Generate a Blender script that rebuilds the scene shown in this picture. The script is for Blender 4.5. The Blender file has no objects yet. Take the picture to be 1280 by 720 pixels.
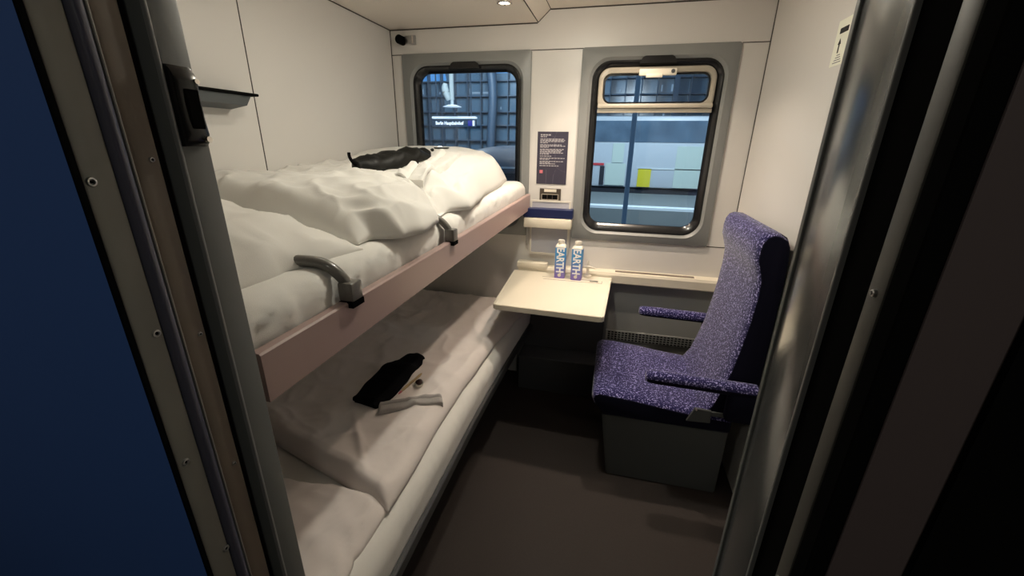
import bpy, bmesh, math, random
from math import sin, cos, pi, sqrt, exp, radians
from mathutils import Vector, Matrix, noise
random.seed(7)
SC = bpy.context.scene
COL = SC.collection

# ------------------------------------------------------------------ materials
def mat(name, col, rough=0.6, metal=0.0, spec=0.5, noise_amt=0.0, noise_scale=40.0, bump=0.0, bump_scale=200.0,
        emit=None, emit_s=0.0, trans=0.0, ior=1.45, alpha=1.0, col2=None, coat=0.0, sheen=0.0):
    m = bpy.data.materials.new(name); m.use_nodes = True
    nt = m.node_tree; b = nt.nodes['Principled BSDF']
    b.inputs['Base Color'].default_value = (*col, 1)
    b.inputs['Roughness'].default_value = rough
    b.inputs['Metallic'].default_value = metal
    b.inputs['Specular IOR Level'].default_value = spec
    b.inputs['IOR'].default_value = ior
    b.inputs['Transmission Weight'].default_value = trans
    b.inputs['Alpha'].default_value = alpha
    b.inputs['Coat Weight'].default_value = coat
    b.inputs['Sheen Weight'].default_value = sheen
    if emit:
        b.inputs['Emission Color'].default_value = (*emit, 1)
        b.inputs['Emission Strength'].default_value = emit_s
    tc = nt.nodes.new('ShaderNodeTexCoord')
    if noise_amt or col2:
        n = nt.nodes.new('ShaderNodeTexNoise'); n.inputs['Scale'].default_value = noise_scale
        n.inputs['Detail'].default_value = 5
        nt.links.new(tc.outputs['Object'], n.inputs['Vector'])
        mx = nt.nodes.new('ShaderNodeMix'); mx.data_type = 'RGBA'
        c2 = col2 if col2 else tuple(c * (1 - noise_amt) for c in col)
        mx.inputs[6].default_value = (*col, 1); mx.inputs[7].default_value = (*c2, 1)
        nt.links.new(n.outputs['Fac'], mx.inputs[0])
        nt.links.new(mx.outputs[2], b.inputs['Base Color'])
    if bump:
        n2 = nt.nodes.new('ShaderNodeTexNoise'); n2.inputs['Scale'].default_value = bump_scale
        n2.inputs['Detail'].default_value = 3
        nt.links.new(tc.outputs['Object'], n2.inputs['Vector'])
        bp = nt.nodes.new('ShaderNodeBump'); bp.inputs['Strength'].default_value = bump
        bp.inputs['Distance'].default_value = 0.004
        nt.links.new(n2.outputs['Fac'], bp.inputs['Height'])
        nt.links.new(bp.outputs['Normal'], b.inputs['Normal'])
    return m

M = {}
M['wall'] = mat('wall laminate', (.69, .665, .635), .38, noise_amt=.03, noise_scale=3)
M['ceiling'] = mat('ceiling laminate', (.82, .75, .67), .45, noise_amt=.03, noise_scale=3)
M['seam'] = mat('dark joint', (.055, .045, .04), .7)
M['lower'] = mat('grey lower panel', (.25, .255, .245), .5, noise_amt=.08, noise_scale=5)
M['lower_dark'] = mat('dark grey heater cover', (.075, .078, .085), .5, noise_amt=.1, noise_scale=6)
M['floor'] = mat('speckled dark floor', (.034, .025, .022), .75, noise_amt=.45, noise_scale=160, bump=.15, bump_scale=300)
M['wframe'] = mat('window surround grey', (.25, .255, .25), .4, noise_amt=.04, noise_scale=4)
M['rubber'] = mat('black rubber', (.012, .012, .013), .22, spec=.6)
M['black'] = mat('matt black', (.006, .006, .006), 1, spec=0)
M['beige_metal'] = mat('beige painted metal', (.42, .38, .31), .35)
M['ivory'] = mat('ivory plastic', (.72, .67, .56), .4)
M['sheet'] = mat('white bed linen', (.76, .74, .70), .85, bump=.12, bump_scale=700, sheen=.2)
M['linen'] = mat('white cotton linen', (.76, .74, .70), .85, bump=.12, bump_scale=600, sheen=.2)
M['linen_warm'] = mat('white cotton linen tinted by warm light', (.77, .70, .665), .85, bump=.12, bump_scale=600, sheen=.2)  # same linen as above, pinker: warm bounce light put into the colour
M['rail'] = mat('pinkish grey painted rail', (.40, .285, .265), .32, noise_amt=.05, noise_scale=4)
M['steel'] = mat('brushed steel', (.5, .5, .5), .3, metal=1, noise_amt=.1, noise_scale=20)
M['chrome'] = mat('chrome', (.85, .80, .74), .25, metal=1)
M['dark_steel'] = mat('dark metal edge', (.13, .135, .14), .35, metal=.7)
M['strap'] = mat('grey strap', (.16, .15, .135), .28, noise_amt=.3, noise_scale=300, coat=.4)
M['table'] = mat('cream table laminate', (.70, .645, .53), .42, noise_amt=.03, noise_scale=8)
M['black_cloth'] = mat('black cloth', (.004, .004, .005), .95, bump=.2, bump_scale=500, spec=.1)
M['black_cloth2'] = mat('black satin cloth', (.007, .007, .006), .5, spec=.3, bump=.2, bump_scale=200)
M['towel'] = mat('grey white towel', (.44, .41, .39), .95, noise_amt=.25, noise_scale=300, bump=.4, bump_scale=500)
M['wood'] = mat('light wood stick', (.45, .33, .17), .5, noise_amt=.2, noise_scale=60)
M['white_pl'] = mat('white plastic', (.72, .68, .60), .4)
M['choco'] = mat('dark brown sweet', (.035, .012, .008), .35)
M['navy'] = mat('navy blue plastic', (.011, .018, .075), .4)
M['frost'] = mat('frosted clear plastic', (.62, .62, .68), .25, alpha=.62)
M['poster'] = mat('dark navy poster', (.035, .035, .07), .45, col2=(.055, .045, .06), noise_scale=6)
M['print'] = mat('pale print', (.42, .40, .42), .6)
M['printline'] = mat('grey line print', (.16, .15, .18), .6)
M['pink'] = mat('pink print', (.62, .17, .20), .6)
M['switch'] = mat('dark bronze plate', (.07, .055, .042), .4)
M['blue_panel'] = mat('blue corridor panel', (.06, .14, .42), .45, noise_amt=.12, noise_scale=2)
M['jamb'] = mat('grey painted door frame', (.245, .235, .21), .42, noise_amt=.18, noise_scale=12)
M['jamb_brown'] = mat('brownish inner door frame', (.17, .135, .105), .55, noise_amt=.15, noise_scale=12)
M['trim_blue'] = mat('dark blue grey rubber profile', (.09, .09, .125), .25, spec=.7)
M['leaf'] = mat('grey door leaf', (.16, .165, .16), .45, noise_amt=.06, noise_scale=6)
M['leaf_edge'] = mat('light grey bead', (.27, .27, .265), .35)
M['gloss_grey'] = mat('polished grey door edge', (.27, .28, .28), .18, metal=.7, noise_amt=.05, noise_scale=4)
M['dark_panel'] = mat('dark brown corridor panel', (.11, .083, .083), .6)
M['plinth'] = mat('grey seat base', (.07, .078, .082), .5, noise_amt=.06, noise_scale=5)
M['sticker'] = mat('pale sticker', (.86, .86, .74), .5)
M['letter'] = mat('white lettering', (.92, .92, .92), .5)
M['ink'] = mat('black ink', (.012, .012, .012), .6)
M['lampglow'] = mat('lamp lens', (.9, .85, .75), .3, emit=(1, .86, .66), emit_s=14)
M['glass_plain'] = None

# window glass: mostly transparent with a mirror-like fresnel reflection
def glass_mat():
    m = bpy.data.materials.new('window glass'); m.use_nodes = True
    nt = m.node_tree; nt.nodes.clear()
    o = nt.nodes.new('ShaderNodeOutputMaterial'); mx = nt.nodes.new('ShaderNodeMixShader')
    t = nt.nodes.new('ShaderNodeBsdfTransparent'); t.inputs[0].default_value = (.80, .86, .90, 1)
    g = nt.nodes.new('ShaderNodeBsdfGlossy'); g.inputs['Roughness'].default_value = .015
    g.inputs[0].default_value = (.9, .95, 1, 1)
    f = nt.nodes.new('ShaderNodeFresnel'); f.inputs[0].default_value = 1.5
    nt.links.new(f.outputs[0], mx.inputs[0]); nt.links.new(t.outputs[0], mx.inputs[1])
    nt.links.new(g.outputs[0], mx.inputs[2]); nt.links.new(mx.outputs[0], o.inputs[0])
    return m
M['glass'] = glass_mat()

# blue moquette with small pale flecks
def moquette():
    m = bpy.data.materials.new('blue flecked moquette'); m.use_nodes = True
    nt = m.node_tree; b = nt.nodes['Principled BSDF']
    b.inputs['Roughness'].default_value = .9; b.inputs['Sheen Weight'].default_value = .25
    b.inputs['Specular IOR Level'].default_value = .15
    tc = nt.nodes.new('ShaderNodeTexCoord')
    v = nt.nodes.new('ShaderNodeTexNoise'); v.inputs['Scale'].default_value = 175; v.inputs['Detail'].default_value = 2
    nt.links.new(tc.outputs['Object'], v.inputs['Vector'])
    r = nt.nodes.new('ShaderNodeValToRGB')
    r.color_ramp.elements[0].position = .535; r.color_ramp.elements[0].color = (.014, .012, .075, 1)
    r.color_ramp.elements[1].position = .66; r.color_ramp.elements[1].color = (.36, .34, .66, 1)
    nt.links.new(v.outputs['Fac'], r.inputs[0]); nt.links.new(r.outputs[0], b.inputs['Base Color'])
    bp = nt.nodes.new('ShaderNodeBump'); bp.inputs['Strength'].default_value = .25; bp.inputs['Distance'].default_value = .002
    nt.links.new(v.outputs['Fac'], bp.inputs['Height']); nt.links.new(bp.outputs[0], b.inputs['Normal'])
    return m
M['moquette'] = moquette()
M['moq_shaded'] = mat('shaded navy seat cloth', (.006, .006, .015), .95, spec=.1, bump=.2, bump_scale=500)  # seat cloth darkened: shade of unlit sides and undersides put into the colour

# carton: printed gradient from teal at the top to violet at the foot
def carton():
    m = bpy.data.materials.new('carton print'); m.use_nodes = True
    nt = m.node_tree; b = nt.nodes['Principled BSDF']; b.inputs['Roughness'].default_value = .4
    tc = nt.nodes.new('ShaderNodeTexCoord'); s = nt.nodes.new('ShaderNodeSeparateXYZ')
    nt.links.new(tc.outputs['Object'], s.inputs[0])
    mr = nt.nodes.new('ShaderNodeMapRange'); mr.inputs[1].default_value = 0; mr.inputs[2].default_value = .16
    nt.links.new(s.outputs[2], mr.inputs[0])
    r = nt.nodes.new('ShaderNodeValToRGB')
    r.color_ramp.elements[0].color = (.22, .16, .55, 1); r.color_ramp.elements[1].color = (.055, .28, .62, 1)
    r.color_ramp.elements[0].position = .1; r.color_ramp.elements[1].position = .65
    nt.links.new(mr.outputs[0], r.inputs[0]); nt.links.new(r.outputs[0], b.inputs['Base Color'])
    return m
M['carton'] = carton()

# ------------------------------------------------------------------ helpers
def tag(o, label=None, cat=None, group=None, kind=None):
    if label: o['label'] = label
    if cat: o['category'] = cat
    if group: o['group'] = group
    if kind: o['kind'] = kind
    return o

def empty(name, loc, label=None, cat=None, group=None, kind=None):
    o = bpy.data.objects.new(name, None); COL.objects.link(o); o.location = loc
    o.empty_display_size = .05
    return tag(o, label, cat, group, kind)

def obj(name, bm, m, parent=None, smooth=False, kind=None, label=None):
    """link a bmesh given in world coordinates as one mesh object"""
    bmesh.ops.recalc_face_normals(bm, faces=bm.faces[:])
    org = Vector((0, 0, 0))
    if parent is not None:
        p = parent
        while p is not None:
            org += Vector(p.location); p = p.parent
    me = bpy.data.meshes.new(name)
    if org.length > 0: bmesh.ops.translate(bm, verts=bm.verts[:], vec=-org)
    bm.to_mesh(me); bm.free()
    for mm in (m if isinstance(m, (list, tuple)) else [m]): me.materials.append(mm)
    o = bpy.data.objects.new(name, me); COL.objects.link(o)
    if parent is not None: o.parent = parent
    if smooth:
        for p in me.polygons: p.use_smooth = True
        if smooth != 'all':
            try: me.set_sharp_from_angle(angle=radians(38))
            except Exception: pass
    return tag(o, label=label, kind=kind)

def box(bm, x0, x1, y0, y1, z0, z1, bev=0.0, seg=2, rot=None):
    r = bmesh.ops.create_cube(bm, size=1)
    vs = r['verts']
    bmesh.ops.scale(bm, vec=(x1 - x0, y1 - y0, z1 - z0), verts=vs)
    if bev:
        es = list({e for v in vs for e in v.link_edges})
        rb = bmesh.ops.bevel(bm, geom=es, offset=bev, segments=seg, affect='EDGES', profile=.5)
        vs = list({v for f in rb['faces'] for v in f.verts} | {v for v in vs if v.is_valid})
        st = list(vs); seen = set(st)
        while st:
            v = st.pop()
            for e in v.link_edges:
                w = e.other_vert(v)
                if w not in seen: seen.add(w); st.append(w)
        vs = list(seen)
    if rot is not None: bmesh.ops.rotate(bm, verts=vs, cent=(0, 0, 0), matrix=rot)
    bmesh.ops.translate(bm, verts=vs, vec=((x0 + x1) / 2, (y0 + y1) / 2, (z0 + z1) / 2))
    return vs

def nb(*a, **k):
    bm = bmesh.new(); box(bm, *a, **k); return bm

def cyl(bm, c, r, h, axis='z', seg=24, r2=None):
    q = bmesh.ops.create_cone(bm, cap_ends=True, segments=seg, radius1=r, radius2=r if r2 is None else r2, depth=h)
    vs = q['verts']
    if axis == 'x': bmesh.ops.rotate(bm, verts=vs, cent=(0, 0, 0), matrix=Matrix.Rotation(pi / 2, 3, 'Y'))
    if axis == 'y': bmesh.ops.rotate(bm, verts=vs, cent=(0, 0, 0), matrix=Matrix.Rotation(-pi / 2, 3, 'X'))
    bmesh.ops.translate(bm, verts=vs, vec=c)
    return vs

def tube(bm, pts, rx, rz=None, seg=12, rad=None):
    """swept ellipse tube along points"""
    rz = rz or rx; rings = []
    pts = [Vector(p) for p in pts]; n = len(pts)
    for i, p in enumerate(pts):
        t = (pts[min(i + 1, n - 1)] - pts[max(i - 1, 0)]).normalized()
        a = Vector((0, 0, 1)) if abs(t.z) < .95 else Vector((0, 1, 0))
        s = t.cross(a).normalized(); u = s.cross(t).normalized()
        k = rad[i] if rad else 1
        rings.append([bm.verts.new(p + s * (cos(2 * pi * j / seg) * rx * k) + u * (sin(2 * pi * j / seg) * rz * k)) for j in range(seg)])
    for a, b in zip(rings, rings[1:]):
        for j in range(seg): bm.faces.new((a[j], a[(j + 1) % seg], b[(j + 1) % seg], b[j]))
    bm.faces.new(rings[0][::-1]); bm.faces.new(rings[-1])

def smooth_path(pts, n=8):
    out = []; P = [Vector(p) for p in pts]
    for i in range(len(P) - 1):
        p0 = P[max(i - 1, 0)]; p1 = P[i]; p2 = P[i + 1]; p3 = P[min(i + 2, len(P) - 1)]
        for k in range(n):
            t = k / n
            out.append(.5 * (2 * p1 + (p2 - p0) * t + (2 * p0 - 5 * p1 + 4 * p2 - p3) * t * t + (3 * p1 - p0 - 3 * p2 + p3) * t ** 3))
    out.append(P[-1]); return out

def rrect(x0, x1, z0, z1, r, n=8):
    """rounded rectangle outline in x,z (counter-clockwise)"""
    pts = []
    for cx, cz, a0 in ((x1 - r, z1 - r, 0), (x0 + r, z1 - r, 90), (x0 + r, z0 + r, 180), (x1 - r, z0 + r, 270)):
        for i in range(n + 1):
            a = radians(a0 + 90 * i / n); pts.append((cx + r * cos(a), cz + r * sin(a)))
    return pts

def loft_rings(bm, rings, closed_loop=True, cap0=False, cap1=False, ring_close=False):
    R = [[bm.verts.new(p) for p in r] for r in rings]
    pairs = list(zip(R, R[1:])) + ([(R[-1], R[0])] if ring_close else [])
    n = len(R[0])
    for a, b in pairs:
        for j in range(n if closed_loop else n - 1):
            bm.faces.new((a[j], a[(j + 1) % n], b[(j + 1) % n], b[j]))
    if cap0: bm.faces.new(R[0][::-1])
    if cap1: bm.faces.new(R[-1])
    return R

def ring_y(prof):
    """closed ring of rounded rectangles: prof = list of (x0,x1,z0,z1,r,y)"""
    bm = bmesh.new()
    loft_rings(bm, [[(x, y, z) for x, z in rrect(x0, x1, z0, z1, r)] for x0, x1, z0, z1, r, y in prof], ring_close=True)
    return bm

def plate_y(x0, x1, z0, z1, r, y0, y1):
    bm = bmesh.new()
    loft_rings(bm, [[(x, y, z) for x, z in rrect(x0, x1, z0, z1, r)] for y in (y0, y1)], cap0=True, cap1=True)
    return bm

def struct(name, bm, m, parent=None, smooth=False):
    return obj(name, bm, m, parent, smooth, kind=None if parent else 'structure')

def text_mesh(name, s, size, m, parent, loc, rot, depth=.0004, bold=0.0, align='CENTER', xs=1.0):
    cu = bpy.data.curves.new(name, 'FONT'); cu.body = s; cu.size = size; cu.extrude = depth; cu.offset = bold
    cu.align_x = align; cu.align_y = 'CENTER'; cu.resolution_u = 3
    t = bpy.data.objects.new(name + '_tmp', cu); COL.objects.link(t)
    bpy.context.view_layer.update()
    me = bpy.data.meshes.new_from_object(t)
    bpy.data.objects.remove(t); bpy.data.curves.remove(cu)
    me.materials.clear(); me.materials.append(m); me.name = name
    o = bpy.data.objects.new(name, me); COL.objects.link(o)
    o.parent = parent; o.location = loc; o.rotation_euler = rot; o.scale = (xs, 1, 1)
    return o

def fbm(x, y, z=0.0, o=4):
    s = 0; a = .5; f = 1
    for _ in range(o):
        s += a * noise.noise(Vector((x * f, y * f, z + 7.3 * f))); a *= .5; f *= 2.03
    return s
def ridge(x, y, z=0.0):
    n = 1 - abs(noise.noise(Vector((x, y, z)))) * 2.2
    return max(0, n) ** 2
def rounded(d, r):
    d = max(0, min(d / r, 1)); return sqrt(max(0, 1 - (1 - d) ** 2))
def sstep(a, b, x):
    t = max(0, min((x - a) / (b - a), 1)); return t * t * (3 - 2 * t)
def lerp(pts, y):
    if y <= pts[0][0]: return pts[0][1]
    for (a, va), (b, vb) in zip(pts, pts[1:]):
        if y <= b:
            t = (y - a) / (b - a); t = t * t * (3 - 2 * t); return va + (vb - va) * t
    return pts[-1][1]

# ------------------------------------------------------------------ dimensions
XL, XR, YB, YF = -1.135, .572, 2.10, .379
ZC, ZC2 = 1.812, 1.862
XJL, XJR = -.43, .154        # door reveal, left and right
Y0 = .251                    # corridor face of the partition
def warpx(y): return .055 * max(0, (y - 1.15) / .92) ** 1.6
def warpz(y): return .040 * max(0, (y - 1.15) / .92) ** 1.6

# ------------------------------------------------------------------ room shell
W1 = (-1.022, -.471)   # left window opening
W2 = (-.133, .415)     # right window opening
WZ = (.887, 1.646)
def hole_wall():
    bm = bmesh.new()
    xs = [-1.25, W1[0] - .012, W1[1] + .012, W2[0] - .012, W2[1] + .012, .70]
    zs = [-.02, WZ[0] - .012, WZ[1] + .012, 2.0]
    for i in range(5):
        for j in range(3):
            if j == 1 and i in (1, 3): continue
            box(bm, xs[i], xs[i + 1], YB, YB + .09, zs[j], zs[j + 1])
    bmesh.ops.remove_doubles(bm, verts=bm.verts[:], dist=1e-5)
    return bm
struct('wall_back', hole_wall(), M['wall'])
struct('wall_left', nb(XL - .06, XL, YF - .01, YB + .02, -.02, 2.0), M['wall'])
struct('wall_right', nb(XR, XR + .06, YF - .01, YB + .02, -.02, 2.0), M['wall'])
struct('floor', nb(-1.9, 1.6, -1.0, YB + .02, -.05, 0), M['floor'])
def ceil_bm():
    bm = bmesh.new()
    pr = [(XL - .02, ZC), (-.397, ZC), (-.341, ZC2), (XR + .02, ZC2), (XR + .02, 2.02), (XL - .02, 2.02)]
    loft_rings(bm, [[(x, y, z) for x, z in pr] for y in (.30, YB + .01)], cap0=True, cap1=True)
    return bm
struct('ceiling', ceil_bm(), M['ceiling'])
# thin dark joints
def seam(name, *a): return struct(name, nb(*a), M['seam'])
n_trim = [0]
def trim(bm, m, smooth=False):
    n_trim[0] += 1
    return struct('trim_%d' % n_trim[0], bm, m, smooth=smooth)
t = .0016
trim(nb(XL, XL + .0012, 1.189 - t, 1.189 + t, 0.45, ZC), M['seam'])
trim(nb(XL, XL + .0015, YF, YB, ZC - .004, ZC), M['seam'])
trim(nb(XL, XL + .003, YB - .003, YB, .3, ZC), M['seam'])
trim(nb(XL, -.397, YB - .0015, YB, ZC - .005, ZC), M['seam'])
trim(nb(-.341, XR, YB - .0015, YB, ZC2 - .005, ZC2), M['seam'])
trim(nb(XR - .003, XR, YB - .003, YB, .6, ZC2), M['seam'])
for a, b in ((XL, -1.077), (-.439, -.169), (.467, XR)):
    trim(nb(a, b, YB - .0013, YB, 1.70, 1.7035), M['seam'])
trim(nb(.466, XR, YB - .0013, YB, .834, .8375), M['seam'])
trim(nb(-.3975, -.3945, .38, YB, ZC - .001, ZC + .0015), M['seam'])
trim(nb(-.3425, -.3395, .38, YB, ZC2 - .0012, ZC2 + .001), M['seam'])
def slope_seam():
    bm = bmesh.new()
    dx, dz = .056, .05; L = sqrt(dx * dx + dz * dz)
    box(bm, -L / 2, L / 2, -.0008, .0008, -.003, .003)
    bmesh.ops.rotate(bm, verts=bm.verts[:], cent=(0, 0, 0), matrix=Matrix.Rotation(-math.atan2(dz, dx), 3, 'Y'))
    bmesh.ops.translate(bm, verts=bm.verts[:], vec=(-.369, YB - .001, ZC + .025))
    return bm
trim(slope_seam(), M['seam'])

# lower back wall panel, vent grille, heater box under the table
struct('baseboard_back', nb(-.462, XR - .001, YB - .018, YB - .0005, .0, .618, bev=.002), M['lower'])
gr = empty('vent_grille', (.25, YB - .02, .32), 'fine dark ventilation grille low on the grey wall behind the blue seat', 'vent')
obj('grille_plate', nb(.03, .53, YB - .024, YB - .018, .292, .35, bev=.002), M['lower'], gr)
bm = bmesh.new()
for k in range(4):
    for q in range(26):
        box(bm, .045 + q * .018, .045 + q * .018 + .012, YB - .0255, YB - .0238, .298 + k * .013, .298 + k * .013 + .006)
obj('slots', bm, M['black'], gr)['kind'] = 'stuff'
hc = empty('heater_cover', (-.22, 2.0, 0), 'low dark grey heater box on the floor beneath the table', 'heater cover')
obj('casing', nb(-.42, .02, 1.93, YB - .019, 0, .205, bev=.006), M['lower_dark'], hc)
obj('back_panel', nb(-.42, .02, 2.06, YB - .019, .206, .56, bev=.004), M['lower_dark'], hc)

# ------------------------------------------------------------------ windows
def window(n, w, vent):
    o = struct('window_%d' % n, ring_y([(w[0] - .055, w[1] + .051, WZ[0] - .051, WZ[1] + .058, .012, YB - .0005),
                                         (w[0] - .055, w[1] + .051, WZ[0] - .051, WZ[1] + .058, .012, YB - .010),
                                         (w[0] - .051, w[1] + .047, WZ[0] - .047, WZ[1] + .054, .012, YB - .013),
                                         (w[0] - .022, w[1] + .022, WZ[0] - .022, WZ[1] + .022, .09, YB - .013),
                                         (w[0] - .016, w[1] + .016, WZ[0] - .016, WZ[1] + .016, .088, YB - .016),
                                         (w[0] - .004, w[1] + .004, WZ[0] - .004, WZ[1] + .004, .08, YB - .004),
                                         (w[0] - .004, w[1] + .004, WZ[0] - .004, WZ[1] + .004, .08, YB - .0005)]), M['wframe'], smooth=True)
    obj('gasket', ring_y([(w[0] - .004, w[1] + .004, WZ[0] - .004, WZ[1] + .004, .08, YB + .03),
                          (w[0] - .004, w[1] + .004, WZ[0] - .004, WZ[1] + .004, .08, YB - .004),
                          (w[0] + .004, w[1] - .004, WZ[0] + .004, WZ[1] - .004, .074, YB - .008),
                          (w[0] + .014, w[1] - .013, WZ[0] + .016, WZ[1] - .014, .066, YB - .004),
                          (w[0] + .028, w[1] - .026, WZ[0] + .034, WZ[1] - .028, .055, YB + .014),
                          (w[0] + .028, w[1] - .026, WZ[0] + .034, WZ[1] - .028, .055, YB + .03)]), M['rubber'], o, smooth=True)
    cx = (w[0] + w[1]) / 2
    bm = bmesh.new()
    pr = [(cx - .078, 1.632), (cx - .066, 1.655), (cx - .055, 1.661), (cx + .055, 1.661), (cx + .066, 1.655), (cx + .078, 1.632)]
    loft_rings(bm, [[(x, y, z) for x, z in pr] for y in (YB - .001, YB - .024)], cap0=True, cap1=True)
    obj('blind_grip', bm, M['rubber'], o)
    z0 = WZ[0] + .02; z1 = 1.44 if vent else WZ[1] - .02
    obj('pane', nb(w[0] + .015, w[1] - .015, YB + .018, YB + .022, z0, z1), M['glass'], o)
    if vent:
        xa, xb = w[0] + .027, w[1] - .025
        s = obj('vent_sash', ring_y([(xa, xb, 1.438, 1.621, .05, YB + .02), (xa, xb, 1.438, 1.621, .05, YB - .004),
                                     (xa + .006, xb - .006, 1.444, 1.615, .046, YB - .008),
                                     (xa + .019, xb - .019, 1.472, 1.599, .036, YB - .006),
                                     (xa + .022, xb - .022, 1.475, 1.596, .034, YB + .012),
                                     (xa + .022, xb - .022, 1.475, 1.596, .034, YB + .02)]), M['beige_metal'], o, smooth=True)
        obj('vent_gasket', ring_y([(xa + .020, xb - .020, 1.474, 1.597, .034, YB + .012), (xa + .020, xb - .020, 1.474, 1.597, .034, YB + .006),
                                   (xa + .029, xb - .029, 1.481, 1.589, .028, YB + .006), (xa + .029, xb - .029, 1.481, 1.589, .028, YB + .012)]), M['rubber'], s)
        obj('vent_pane', nb(xa + .025, xb - .025, YB + .008, YB + .011, 1.478, 1.595), M['glass'], s)
        bm = bmesh.new()
        box(bm, xa + .002, xb - .002, YB - .026, YB - .004, 1.452, 1.472, bev=.006)
        box(bm, xa + .002, xb - .002, YB - .015, YB - .002, 1.434, 1.4515, bev=.002)
        obj('drip_rail', bm, M['beige_metal'], s, smooth=True)
        bm = bmesh.new()
        box(bm, .065, .222, YB - .026, YB - .009, 1.583, 1.611, bev=.005)
        box(bm, .095, .165, YB - .034, YB - .022, 1.574, 1.590, bev=.004)
        h = obj('latch', bm, M['ivory'], s, smooth=True)
        bm = bmesh.new(); cyl(bm, (.206, YB - .0275, 1.599), .008, .004, 'y')
        obj('lock', bm, M['dark_steel'], h)
    return o
window(1, W1, False); window(2, W2, True)

# ------------------------------------------------------------------ wall bits
bm = bmesh.new()
lp = empty('info_poster', (-.305, YB, 1.23), 'dark navy notice with pale print and a pink square between the windows', 'poster')
obj('sheet', nb(-.381, -.231, YB - .003, YB - .0005, 1.105, 1.352), M['poster'], lp)
random.seed(3)
def words(bm, x0, x1, z, h, y):
    x = x0
    while x < x1 - .004:
        w = random.uniform(.006, .016); w = min(w, x1 - x)
        box(bm, x, x + w, y - .0004, y, z, z + h); x += w + .0028
bm = bmesh.new(); y = YB - .003
words(bm, -.366, -.312, 1.334, .006, y); words(bm, -.366, -.335, 1.3265, .004, y)
z = 1.316
for k, (x1) in enumerate((-.246, -.246, -.25, -.33, None, -.262, -.244, -.325, None, -.25, -.256, -.262, -.246, -.32, None, -.31, None, -.244, -.32, None, -.246, -.31, -.285, None, -.268)):
    if x1 is not None: words(bm, -.367, x1, z, .0036, y)
    z -= .0056 if x1 is not None else .004
obj('printed_lines', bm, M['print'], lp)['kind'] = 'stuff'
bm = bmesh.new()
def pl(bm, pts, w, y):
    pts = smooth_path([(a, y, b) for a, b in pts], 6)
    tube(bm, pts, w, .0002, 4)
pl(bm, [(-.318, 1.351), (-.300, 1.32), (-.292, 1.27), (-.290, 1.22), (-.283, 1.19), (-.256, 1.17), (-.233, 1.166)], .0006, y)
pl(bm, [(-.286, 1.351), (-.297, 1.322), (-.289, 1.292)], .0006, y)
pl(bm, [(-.37, 1.293), (-.33, 1.30), (-.28, 1.297), (-.233, 1.296)], .0005, y)
pl(bm, [(-.37, 1.21), (-.31, 1.225), (-.265, 1.238), (-.233, 1.243)], .0005, y)
pl(bm, [(-.333, 1.175), (-.332, 1.14), (-.333, 1.107)], .0006, y)
pl(bm, [(-.285, 1.175), (-.296, 1.145), (-.297, 1.107)], .0006, y)
obj('route_lines', bm, M['printline'], lp)
obj('pink_square', nb(-.366, -.350, y - .0006, y, 1.157, 1.172), M['pink'], lp)

sw = empty('socket_panel', (-.305, YB, 1.05), 'small dark control plate with three square buttons below the navy notice', 'switch')
obj('plate', nb(-.361, -.253, YB - .006, YB - .0005, 1.012, 1.083, bev=.002), M['switch'], sw)
obj('name_strip', nb(-.338, -.276, YB - .0075, YB - .0055, 1.066, 1.080), M['ivory'], sw)
obj('button_frame', ring_y([(-.352, -.264, 1.026, 1.056, .003, YB - .0055), (-.352, -.264, 1.026, 1.056, .003, YB - .009),
                            (-.349, -.267, 1.029, 1.053, .002, YB - .009), (-.349, -.267, 1.029, 1.053, .002, YB - .0055)]), M['beige_metal'], sw)
for k in range(3):
    xx = -.346 + k * .0265
    obj('button', nb(xx, xx + .0225, YB - .0085, YB - .0055, 1.031, 1.051, bev=.001), M['black'], sw)

lh = empty('leaflet_holder', (-.3, YB, .75), 'wall bracket with navy band, cream bar and clear leaflet pane above the table', 'holder')
obj('navy_band', nb(-.432, -.182, 2.035, YB - .001, .943, .988, bev=.003), M['navy'], lh, label='navy blue band')
obj('cream_bar', nb(-.428, -.186, 2.025, YB - .001, .893, .941, bev=.005), M['ivory'], lh, smooth=True, label='cream bar')
pn = obj('clear_pane', nb(-.400, -.202, 2.080, 2.083, .748, 1.022, bev=.001), M['frost'], lh, label='frosted clear pane')
obj('pane_rim', ring_y([(-.404, -.198, .744, 1.026, .006, 2.085), (-.404, -.198, .744, 1.026, .006, 2.078), (-.395, -.207, .753, 1.017, .004, 2.078), (-.395, -.207, .753, 1.017, .004, 2.085)]), M['white_pl'], pn)
for xx in (-.418, -.19):
    bm = bmesh.new(); tube(bm, [(xx, 2.07, .90), (xx, 2.07, .80), (xx, 2.075, .79), (xx, 2.0985, .788)], .003)
    obj('wire_stay', bm, M['steel'], lh, smooth=True)

hk = empty('coat_hook', (-1.05, YB, 1.76), 'small dark coat hook on a metal base high in the left window corner', 'hook')
obj('base', nb(-1.05, -.998, YB - .016, YB - .0005, 1.744, 1.783, bev=.003), M['steel'], hk)
bm = bmesh.new(); cyl(bm, (-1.068, YB - .022, 1.762), .020, .042, 'y'); obj('knob', bm, M['black'], hk, smooth=True)
obj('rib', nb(-1.012, -1.006, YB - .020, YB - .015, 1.747, 1.780), M['chrome'], hk)

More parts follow.
